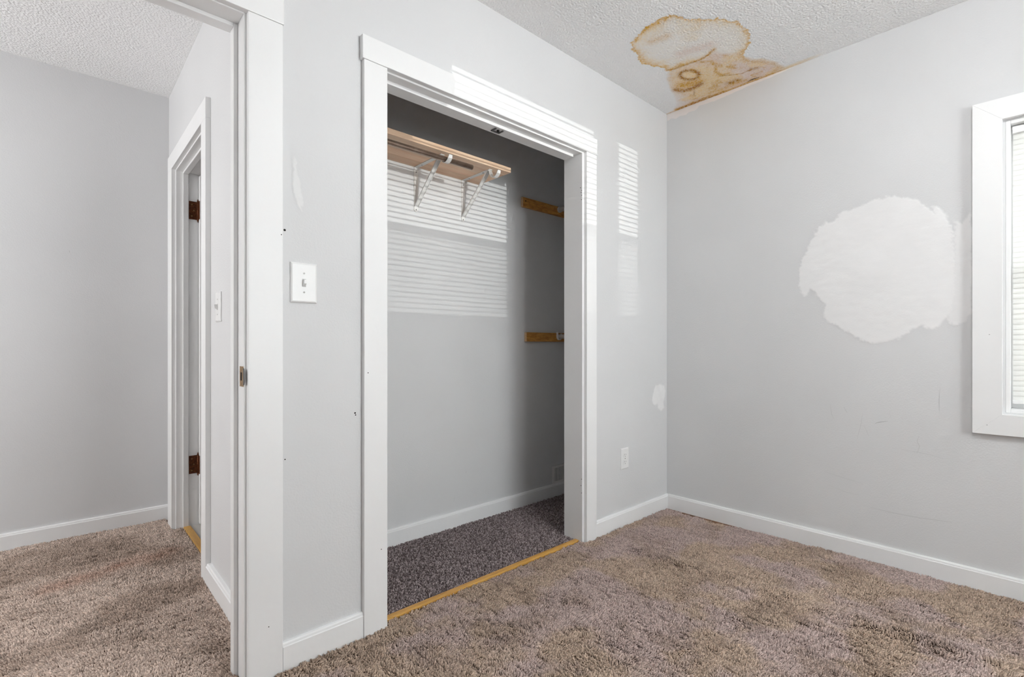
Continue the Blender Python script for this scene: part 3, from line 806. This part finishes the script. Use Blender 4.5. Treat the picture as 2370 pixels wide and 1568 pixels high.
def cleat(z0, z1, x0, label, holes):
    c = tag(empty('rod_cleat', (x0, CB, z0)), label, 'cleat', 'oak cleats on the closet back wall')
    BX('board', M['oak'], c, x0+0.002, 2.70, CB-0.018, CB-0.0005, z0, z1, 0.001, 1)
    e = BX('end_grain', M['oak_end'], c, x0, x0+0.002, CB-0.018, CB-0.0005, z0, z1)
    for hx, hz in holes:
        build('screw_hole', cyl(bmesh.new(), (hx, CB-0.0184, hz), (hx, CB-0.012, hz), 0.0045, 10), M['dark'], c)
    return c
cleat(1.868, 1.928, 2.128, 'upper oak cleat on the closet back wall', ((2.152, 1.906),))
cleat(1.030, 1.088, 2.158, 'lower oak cleat on the closet back wall', ())

r1 = tag(empty('closet_rod', (2.462, 2.212, 1.906)), 'upper white rod running out from the upper oak cleat', 'rod', 'white rods on the oak cleats')
build('rod', cyl(bmesh.new(), (2.462, YA+WT+0.0005, 1.908), (2.462, CB-0.0186, 1.908), 0.0165, 24), M['white_metal'], r1, True)
build('end_collar', cyl(bmesh.new(), (2.462, CB-0.030, 1.908), (2.462, CB-0.0183, 1.908), 0.019, 24), M['plastic'], r1)
r2 = tag(empty('closet_rod', (2.455, 2.212, 1.062)), 'lower white rod resting in a hooked socket on the lower oak cleat', 'rod', 'white rods on the oak cleats')
build('rod', cyl(bmesh.new(), (2.455, YA+WT+0.0005, 1.064), (2.455, CB-0.022, 1.064), 0.0145, 24), M['white_metal'], r2, True)
bm = bmesh.new()
arc = [(2.455-0.021, 1.094), (2.455-0.021, 1.062)] + [(2.455+0.021*math.cos(t), 1.062+0.021*math.sin(t)) for t in np.linspace(math.pi, 2*math.pi, 9)[1:-1]] + [(2.455+0.021, 1.062), (2.455+0.021, 1.084)]
inn = [(2.455+0.016, 1.084), (2.455+0.016, 1.062)] + [(2.455+0.016*math.cos(t), 1.062+0.016*math.sin(t)) for t in np.linspace(2*math.pi, math.pi, 9)[1:-1]] + [(2.455-0.016, 1.062), (2.455-0.016, 1.094)]
extrude_profile(bm, arc+inn, lambda a, z, k: (a, CB-0.0186-0.014*k, z))
build('socket', bm, M['plastic'], r2)

# wall register
v = tag(empty('wall_vent', (2.56, CB, 0.09)), 'grey painted register vent on the closet back wall above the baseboard', 'vent')
vx0, vx1, vz0, vz1 = 2.416, 2.716, BB_H+0.0005, 0.206
bm = bmesh.new()
box(bm, vx0, vx0+0.016, CB-0.008, CB-0.0005, vz0, vz1); box(bm, vx1-0.016, vx1, CB-0.008, CB-0.0005, vz0, vz1)
box(bm, vx0+0.016, vx1-0.016, CB-0.008, CB-0.0005, vz0, vz0+0.014); box(bm, vx0+0.016, vx1-0.016, CB-0.008, CB-0.0005, vz1-0.014, vz1)
build('frame', bm, M['white_metal'], v)
BX('backing', M['screw'], v, vx0+0.016, vx1-0.016, CB-0.003, CB-0.0005, vz0+0.014, vz1-0.014)
k = 0; x = vx0+0.022
while x < vx1-0.02:
    BX('louver', M['white_metal'], v, x, x+0.003, CB-0.007, CB-0.003, vz0+0.0145, vz1-0.0145)
    x += 0.009
BX('divider', M['white_metal'], v, 2.464, 2.468, CB-0.0078, CB-0.003, vz0+0.0145, vz1-0.0145)

# ================================================================== ELECTRICAL
def plate_bm(w, h, t, place):
    """bevelled cover plate; place(a, b, d): across, up, out of the wall"""
    bm = bmesh.new()
    prof = [(0, 0.0), (0.0, 0.45), (0.10, 0.8), (0.25, 1.0)]
    rows = []
    for ins, out in prof:
        k = ins*0.022
        rows.append([bm.verts.new(place(a*(w/2-k), b*(h/2-k), t*out)) for a, b in ((-1,-1),(1,-1),(1,1),(-1,1))])
    for r0, r1 in zip(rows[:-1], rows[1:]):
        for i in range(4): bm.faces.new((r0[i], r0[(i+1)%4], r1[(i+1)%4], r1[i]))
    bm.faces.new(rows[-1]); bm.faces.new(rows[0][::-1])
    return bm
def obox(place, a0, a1, b0, b1, d0, d1):
    bm = bmesh.new()
    vs = [bm.verts.new(place(a, b, d)) for d in (d0, d1) for a, b in ((a0,b0),(a1,b0),(a1,b1),(a0,b1))]
    for f in ((0,1,2,3),(4,5,6,7),(0,1,5,4),(1,2,6,5),(2,3,7,6),(3,0,4,7)): bm.faces.new([vs[i] for i in f])
    return bm
def ocyl(place, a, b, r, d0, d1, n=14):
    bm = bmesh.new()
    A = [bm.verts.new(place(a+r*math.cos(2*math.pi*i/n), b+r*math.sin(2*math.pi*i/n), d0)) for i in range(n)]
    B = [bm.verts.new(place(a+r*math.cos(2*math.pi*i/n), b+r*math.sin(2*math.pi*i/n), d1)) for i in range(n)]
    for i in range(n): bm.faces.new((A[i], A[(i+1)%n], B[(i+1)%n], B[i]))
    bm.faces.new(A[::-1]); bm.faces.new(B)
    return bm

def light_switch(label, base, place, w, h, up=1):
    s = tag(empty('light_switch', base), label, 'light switch')
    build('cover_plate', plate_bm(w, h, 0.0065, place), M['plastic'], s)
    build('toggle_slot', obox(place, -0.0058, 0.0058, -0.0125, 0.0125, 0.0055, 0.0068), M['plate_screw'], s)
    bm = bmesh.new()
    z0, z1 = (-0.011, 0.002), (0.002, 0.0125)
    A = [place(a, b, 0.0066) for a, b in ((-0.0045, -0.0115), (0.0045, -0.0115), (0.0045, 0.010), (-0.0045, 0.010))]
    B = [place(a, b, d) for a, b, d in ((-0.0035, -0.003*up, 0.0175), (0.0035, -0.003*up, 0.0175), (0.0035, 0.009*up, 0.0185), (-0.0035, 0.009*up, 0.0185))]
    va = [bm.verts.new(p) for p in A]; vb = [bm.verts.new(p) for p in B]
    for i in range(4): bm.faces.new((va[i], va[(i+1)%4], vb[(i+1)%4], vb[i]))
    bm.faces.new(vb); bm.faces.new(va[::-1])
    build('toggle', bm, M['plastic'], s)
    for b in (0.030, -0.030):
        sc = build('screw', ocyl(place, 0, b, 0.0030, 0.006, 0.0074), M['plate_screw'], s)
    return s
light_switch('white toggle light switch between the doorway and the closet', (0.579, YA, 1.205), lambda a, b, d: (0.579+a, YA-0.0003-d, 1.205+b), 0.082, 0.126)
light_switch('white toggle light switch on the hall side wall', (HX, 2.255, 1.160), lambda a, b, d: (HX-0.0003-d, 2.250-a, 1.160+b), 0.080, 0.118)

pl = lambda a, b, d: (2.333+a, YA-0.0003-d, 0.375+b)
s = tag(empty('wall_outlet', (2.333, YA, 0.375)), 'white duplex wall outlet near the room corner', 'outlet')
build('cover_plate', plate_bm(0.073, 0.116, 0.006, pl), M['plastic'], s)
for bz in (0.0195, -0.0195):
    bm = bmesh.new()
    pr = [(0.0165*math.cos(t), max(-0.0125, min(0.0125, 0.0175*math.sin(t)))) for t in np.linspace(0, 2*math.pi, 25)[:-1]]
    extrude_profile(bm, pr, lambda a, b, k: pl(a, b+bz, 0.0055+0.0015*k))
    rc = build('receptacle', bm, M['plastic'], s)
    build('slot', obox(pl, -0.0075, -0.0055, bz-0.001, bz+0.0075, 0.0068, 0.0072), M['screw'], rc)
    build('slot', obox(pl, 0.0055, 0.0075, bz-0.0005, bz+0.0065, 0.0068, 0.0072), M['screw'], rc)
    build('slot', ocyl(pl, 0, bz-0.0075, 0.0026, 0.0068, 0.0072, 10), M['screw'], rc)
build('screw', ocyl(pl, 0, 0, 0.003, 0.0055, 0.0072), M['screw'], s)

# unseen lamp added as bedroom fill: glowing globe on a short stem
def fill_globe_mat():
    m, nt, nodes, links, bsdf = new_mat('glowing_fill_globe')
    bsdf.inputs['Base Color'].default_value = (0.9, 0.9, 0.88, 1)
    bsdf.inputs['Emission Color'].default_value = (0.985, 0.995, 1.0, 1)
    bsdf.inputs['Emission Strength'].default_value = FILL_GLOW
    return m
FILL_GLOW = 52.0
lx, ly = 1.28, -0.05
lamp = tag(empty('added_fill_lamp', (lx, ly, H)), 'unseen white globe lamp added to fill the bedroom with light', 'ceiling lamp')
build('canopy', cyl(bmesh.new(), (lx, ly, H-0.0005), (lx, ly, H-0.030), 0.065, 28, 0.05), M['white_metal'], lamp)
build('stem', cyl(bmesh.new(), (lx, ly, H-0.030), (lx, ly, H-0.055), 0.008, 14), M['white_metal'], lamp)
build('collar', cyl(bmesh.new(), (lx, ly, H-0.035), (lx, ly, H-0.050), 0.030, 24, 0.045), M['white_metal'], lamp)
bm = bmesh.new()
bmesh.ops.create_uvsphere(bm, u_segments=28, v_segments=16, radius=0.105, matrix=Matrix.Translation((lx, ly, H-0.150)))
build('globe', bm, fill_globe_mat(), lamp, True)

# ================================================================== THRESHOLDS
def threshold(name, label, mat, x0, x1, y0, y1, z1):
    o = BX(name, mat, None, x0, x1, y0, y1, 0.0, z1, 0.003)
    return tag(o, label, 'threshold', 'wooden threshold strips')
threshold('threshold_strip', 'honey coloured wooden threshold strip across the closet opening', M['threshold'], 0.8735, 1.9655, 1.627, 1.656, 0.0115)
threshold('threshold_strip', 'honey coloured wooden threshold strip under the hall door', M['threshold_y'], 0.511, 0.545, 2.505, 3.207, 0.014)

# ================================================================== CARPETS
FOLDS = [  # polyline, half width, height, crease strength
    ([(2.09,1.52),(2.079,1.299),(2.104,1.094),(2.107,0.902),(2.110,0.767),(2.121,0.689),(2.118,0.589),(2.137,0.482),(2.145,0.413),(2.143,0.324),(2.152,0.243),(2.153,0.185),(2.15,-0.10)], 0.036, 0.019, 1.0),
    ([(1.480,1.36),(1.488,1.264),(1.490,1.155),(1.503,1.060)], 0.028, 0.016, 1.0),
    ([(2.433,0.823),(2.350,0.732),(2.330,0.608),(2.357,0.480)], 0.028, 0.016, 0.6),
    ([(1.648,1.543),(1.670,1.385),(1.747,1.240)], 0.030, 0.013, 0.5),
    ([(1.973,0.700),(1.989,0.543),(1.962,0.400)], 0.026, 0.013, 0.6),
    ([(1.80,0.98),(1.83,0.80),(1.81,0.66)], 0.020, 0.007, 0.5),
]
def fold_parts(x, y):
    """ridge height and crease depth of the rucked carpet"""
    h = np.zeros(np.shape(x)); g = np.zeros(np.shape(x))
    xw = x + 0.016*(vnoise(x, y, 16, 77)-0.5) + 0.008*(vnoise(x, y, 60, 79)-0.5)
    for pts, w, a, c in FOLDS:
        yv = [p[1] for p in pts]
        o = np.argsort(yv)
        xl = np.interp(y, np.array(yv)[o], np.array([p[0] for p in pts])[o])
        t = smooth(min(yv)-0.02, min(yv)+0.12, y)*smooth(max(yv)+0.02, max(yv)-0.12, y)
        d = xw - xl
        k = t*(0.7+0.6*vnoise(x, y, 7, 78))
        # swells on the wall side of the crease, drops steeply into it
        h = np.maximum(h, a*k*np.where(d > 0, np.exp(-(d/(w*1.8))**2), np.exp(-(d/(w*0.85))**2)))
        g = np.maximum(g, 0.8*c*t*smooth(0.30, 0.62, vnoise(x, y, 20, 83))*np.exp(-((d+0.012)/0.006)**2))
    return h, g
def fold_h(x, y): return fold_parts(x, y)[0]
def fold_g(x, y): return fold_parts(x, y)[1]

def make_carpet(name, label, backing, rects, spacing, height, radius, colour, lean, zfun, keep, seed, z0=0.002, crease=None, nap=(1.0, 1.0)):
    rng = np.random.RandomState(seed)
    # backing sheet
    bmv, bmf = [], []
    for x0, x1, y0, y1 in rects:
        nx = max(2, int((x1-x0)/0.012)+1); ny = max(2, int((y1-y0)/0.012)+1)
        X, Y = np.meshgrid(np.linspace(x0, x1, nx), np.linspace(y0, y1, ny), indexing='ij')
        X2 = X.copy()
        Z = z0 + zfun(X, Y)*0.9 - 0.0015
        b = len(bmv); bmv += np.stack([X2, Y, Z], -1).reshape(-1, 3).tolist()
        idx = b + np.arange(nx*ny).reshape(nx, ny)
        q = np.stack([idx[:-1,:-1], idx[1:,:-1], idx[1:,1:], idx[:-1,1:]], -1)
        cx = (X[:-1,:-1]+X[1:,1:])/2; cy = (Y[:-1,:-1]+Y[1:,1:])/2
        bmf += q[keep(cx, cy)].tolist() if keep is not None else q.reshape(-1, 4).tolist()
    root = tag(empty(name, (rects[0][0], rects[0][2], 0)), label, 'carpet', kind='stuff')
    me = bpy.data.meshes.new('backing'); me.from_pydata(bmv, [], bmf); me.materials.append(backing)
    me.transform(Matrix.Translation(-Vector(root.location)))
    ob = bpy.data.objects.new('backing', me); COL.objects.link(ob); ob.parent = root; ob['kind'] = 'stuff'
    # tufts
    PX, PY = [], []
    for x0, x1, y0, y1 in rects:
        gx = np.arange(x0+spacing/2, x1, spacing); gy = np.arange(y0+spacing/2, y1, spacing)
        X, Y = np.meshgrid(gx, gy, indexing='ij')
        PX.append((X + (rng.rand(*X.shape)-0.5)*spacing*0.9).ravel()); PY.append((Y + (rng.rand(*X.shape)-0.5)*spacing*0.9).ravel())
    x = np.concatenate(PX); y = np.concatenate(PY)
    if keep is not None:
        k = keep(x, y); x, y = x[k], y[k]
    n = len(x)
    lx, ly = lean(x, y)
    lx = lx + 0.35*(rng.rand(n)-0.5); ly = ly + 0.35*(rng.rand(n)-0.5)
    hh = height*(0.68 + 0.56*rng.rand(n))
    if crease is not None: hh = hh*(1 - 0.42*np.clip(crease(x, y), 0, 1))
    hh = hh*(1 - 0.85*smooth(0.62, 0.76, vnoise(x*nap[0], y*nap[1], 120, seed+61)))
    hh = hh*(0.80 + 0.4*fbm(x*nap[0], y*nap[1], 30, seed+71, 2))
    rr = radius*(0.8 + 0.4*rng.rand(n))
    ph = rng.rand(n)*6.283
    zb = z0 + zfun(x, y)
    V = np.zeros((n, 6, 3))
    for i in range(3):
        c, s = np.cos(ph + i*2.0944), np.sin(ph + i*2.0944)
        V[:, i, 0] = x + c*rr*0.9; V[:, i, 1] = y + s*rr*0.9; V[:, i, 2] = zb - 0.001
        V[:, 3+i, 0] = x + lx*hh + c*rr; V[:, 3+i, 1] = y + ly*hh + s*rr
        V[:, 3+i, 2] = zb + hh*(1 - 0.25*(lx*lx+ly*ly)) + (rng.rand(n)-0.5)*0.0025
    F = np.array([(0,1,4,3), (1,2,5,4), (2,0,3,5)])
    me = bpy.data.meshes.new('pile')
    nq = 3*n
    me.vertices.add(6*n)
    me.vertices.foreach_set('co', (V - np.array(root.location)).astype(np.float32).ravel())
    base = (np.arange(n)*6)[:, None, None]
    quads = (base + F[None]).reshape(-1, 4); tris = (np.arange(n)*6)[:, None] + np.array([[3, 4, 5]])
    me.loops.add(nq*4 + n*3)
    me.loops.foreach_set('vertex_index', np.concatenate([quads.ravel(), tris.ravel()]).astype(np.int32))
    me.polygons.add(nq + n)
    me.polygons.foreach_set('loop_start', np.concatenate([np.arange(nq)*4, nq*4 + np.arange(n)*3]).astype(np.int32))
    me.update(calc_edges=True)
    col = colour(x, y, rng)
    at = me.color_attributes.new('tuft_colour', 'FLOAT_COLOR', 'POINT')
    c4 = np.ones((n, 6, 4), np.float32); c4[:, :, :3] = col[:, None, :]
    at.data.foreach_set('color', c4.ravel())
    me.materials.append(M['carpet'])
    ob = bpy.data.objects.new('pile', me); COL.objects.link(ob); ob.parent = root; ob['kind'] = 'stuff'
    return root

def lean_field(sx, sy, amp, seed, ax=1.0, ay=1.0):
    def f(x, y):
        a = (fbm(x, y, 7, seed, 3)-0.5)*2; b = (fbm(x, y, 7, seed+11, 3)-0.5)*2
        # tufts part along short streaks: finer noise stretched along the nap
        c = (vnoise(x*ax, y*ay, 90, seed+21)-0.5); d = (vnoise(x*ax, y*ay, 90, seed+31)-0.5)
        return sx + amp*a + 1.3*c, sy + amp*b + 1.3*d
    return f

def mix3(a, b, t): return a[None]*(1-t[:, None]) + b[None]*t[:, None]
BEIGE = np.array(srgb(200, 178, 160)[:3]); MAUVE = np.array(srgb(202, 182, 177)[:3]); TAUPE = np.array(srgb(168, 147, 132)[:3])
def room_colour(x, y, rng):
    c = mix3(BEIGE, MAUVE, 0.85*smooth(0.40, 0.62, fbm(x, y, 5.5, 201)))
    c = c*(1-0.5*smooth(0.5, 0.75, fbm(x, y, 8, 221))[:, None]) + TAUPE*(0.5*smooth(0.5, 0.75, fbm(x, y, 8, 221)))[:, None]
    return c*(0.60 + 0.62*rng.rand(len(x)))[:, None]
REDB = np.array(srgb(180, 140, 120)[:3])
def hall_colour(x, y, rng):
    c = mix3(np.array(srgb(216, 196, 183)[:3]), TAUPE, 0.6*smooth(0.45, 0.7, fbm(x, y, 5, 231)))
    st = np.exp(-(seg_dist(x, y, [(0.0,2.775),(0.124,2.807),(0.248,2.868),(0.381,2.875)])/0.07)**2)*0.6*(0.4+fbm(x, y, 14, 241))
    c = c*(1-st[:, None]) + REDB*st[:, None]
    return c*(0.60 + 0.62*rng.rand(len(x)))[:, None]
CD, CL = np.array(srgb(98, 86, 86)[:3]), np.array(srgb(196, 182, 182)[:3])
def closet_colour(x, y, rng):
    t = rng.rand(len(x))**1.5
    return mix3(CD, CL, t)

cs, sn = math.cos(YAW), math.sin(YAW)
def in_sight(x, y):
    fw = x*cs + y*sn; rt = x*sn - y*cs
    return (fw > 1.15) & (np.abs(rt) < fw*1.034 + 0.30)
def gap_right(y):
    return 0.004 + 0.034*smooth(0.95, 1.3, y)*(0.6 + 0.8*vnoise(y, y*0, 18, 91))
def room_keep(x, y):
    a = in_sight(x, y) & (x < XB-BB_T-gap_right(y))
    return a
def closet_edge(x): return 1.6215 + 0.006*(vnoise(x, x*0, 30, 95)-0.5) + 0.004*(vnoise(x, x*0, 6, 96)-0.5)
def room_zone_keep(x, y):
    inside_open = (x > 0.876) & (x < 1.963)
    lim = np.where(inside_open, closet_edge(x), YA-BB_T)
    door = (x > -0.345) & (x < 0.404)
    lim = np.where(door, 1.627, lim)
    cas = ((x > 0.410) & (x < 0.515)) | ((x > 0.772) & (x < 0.866)) | ((x > 1.976) & (x < 2.065))
    lim = np.where(cas, YA-0.021, lim)
    return room_keep(x, y) & (y < lim)
make_carpet('bedroom_carpet', 'rumpled taupe cut-pile carpet covering the bedroom floor', M['backing'], [(-0.30, XB-BB_T, -0.55, 1.5895), (0.876, 1.963, 1.5895, 1.6265), (-0.345, 0.404, 1.5895, 1.6235)], 0.0043, 0.0082, 0.00245,
            room_colour, lean_field(0.10, -0.25, 0.6, 301, 1.0, 0.3), fold_h, room_zone_keep, 5, crease=fold_g, nap=(1.0, 0.3))
make_carpet('hall_carpet', 'taupe shag carpet in the hall with a faint reddish stain', M['backing'], [(-0.50, HX-BB_T, YA+WT, HY-BB_T), (-0.345, 0.404, 1.634, 1.674), (-0.335, 0.394, 1.674, 1.712), (-0.345, 0.404, 1.712, YA+WT), (HX-BB_T, 0.511, 2.495, 3.218)], 0.0044, 0.0088, 0.0025,
            hall_colour, lean_field(-0.30, 0.15, 0.7, 401, 0.3, 1.0), lambda x, y: np.zeros(np.shape(x)), None, 6, nap=(0.3, 1.0))
make_carpet('closet_carpet', 'dark grey brown carpet on the closet floor', M['closet_backing'], [(0.95, XB-0.002, YA+WT, CB-BB_T), (0.874, 1.965, 1.659, YA+WT)], 0.0046, 0.0070, 0.0026,
            closet_colour, lean_field(0.0, 0.0, 0.35, 501), lambda x, y: np.zeros(np.shape(x)), None, 7)
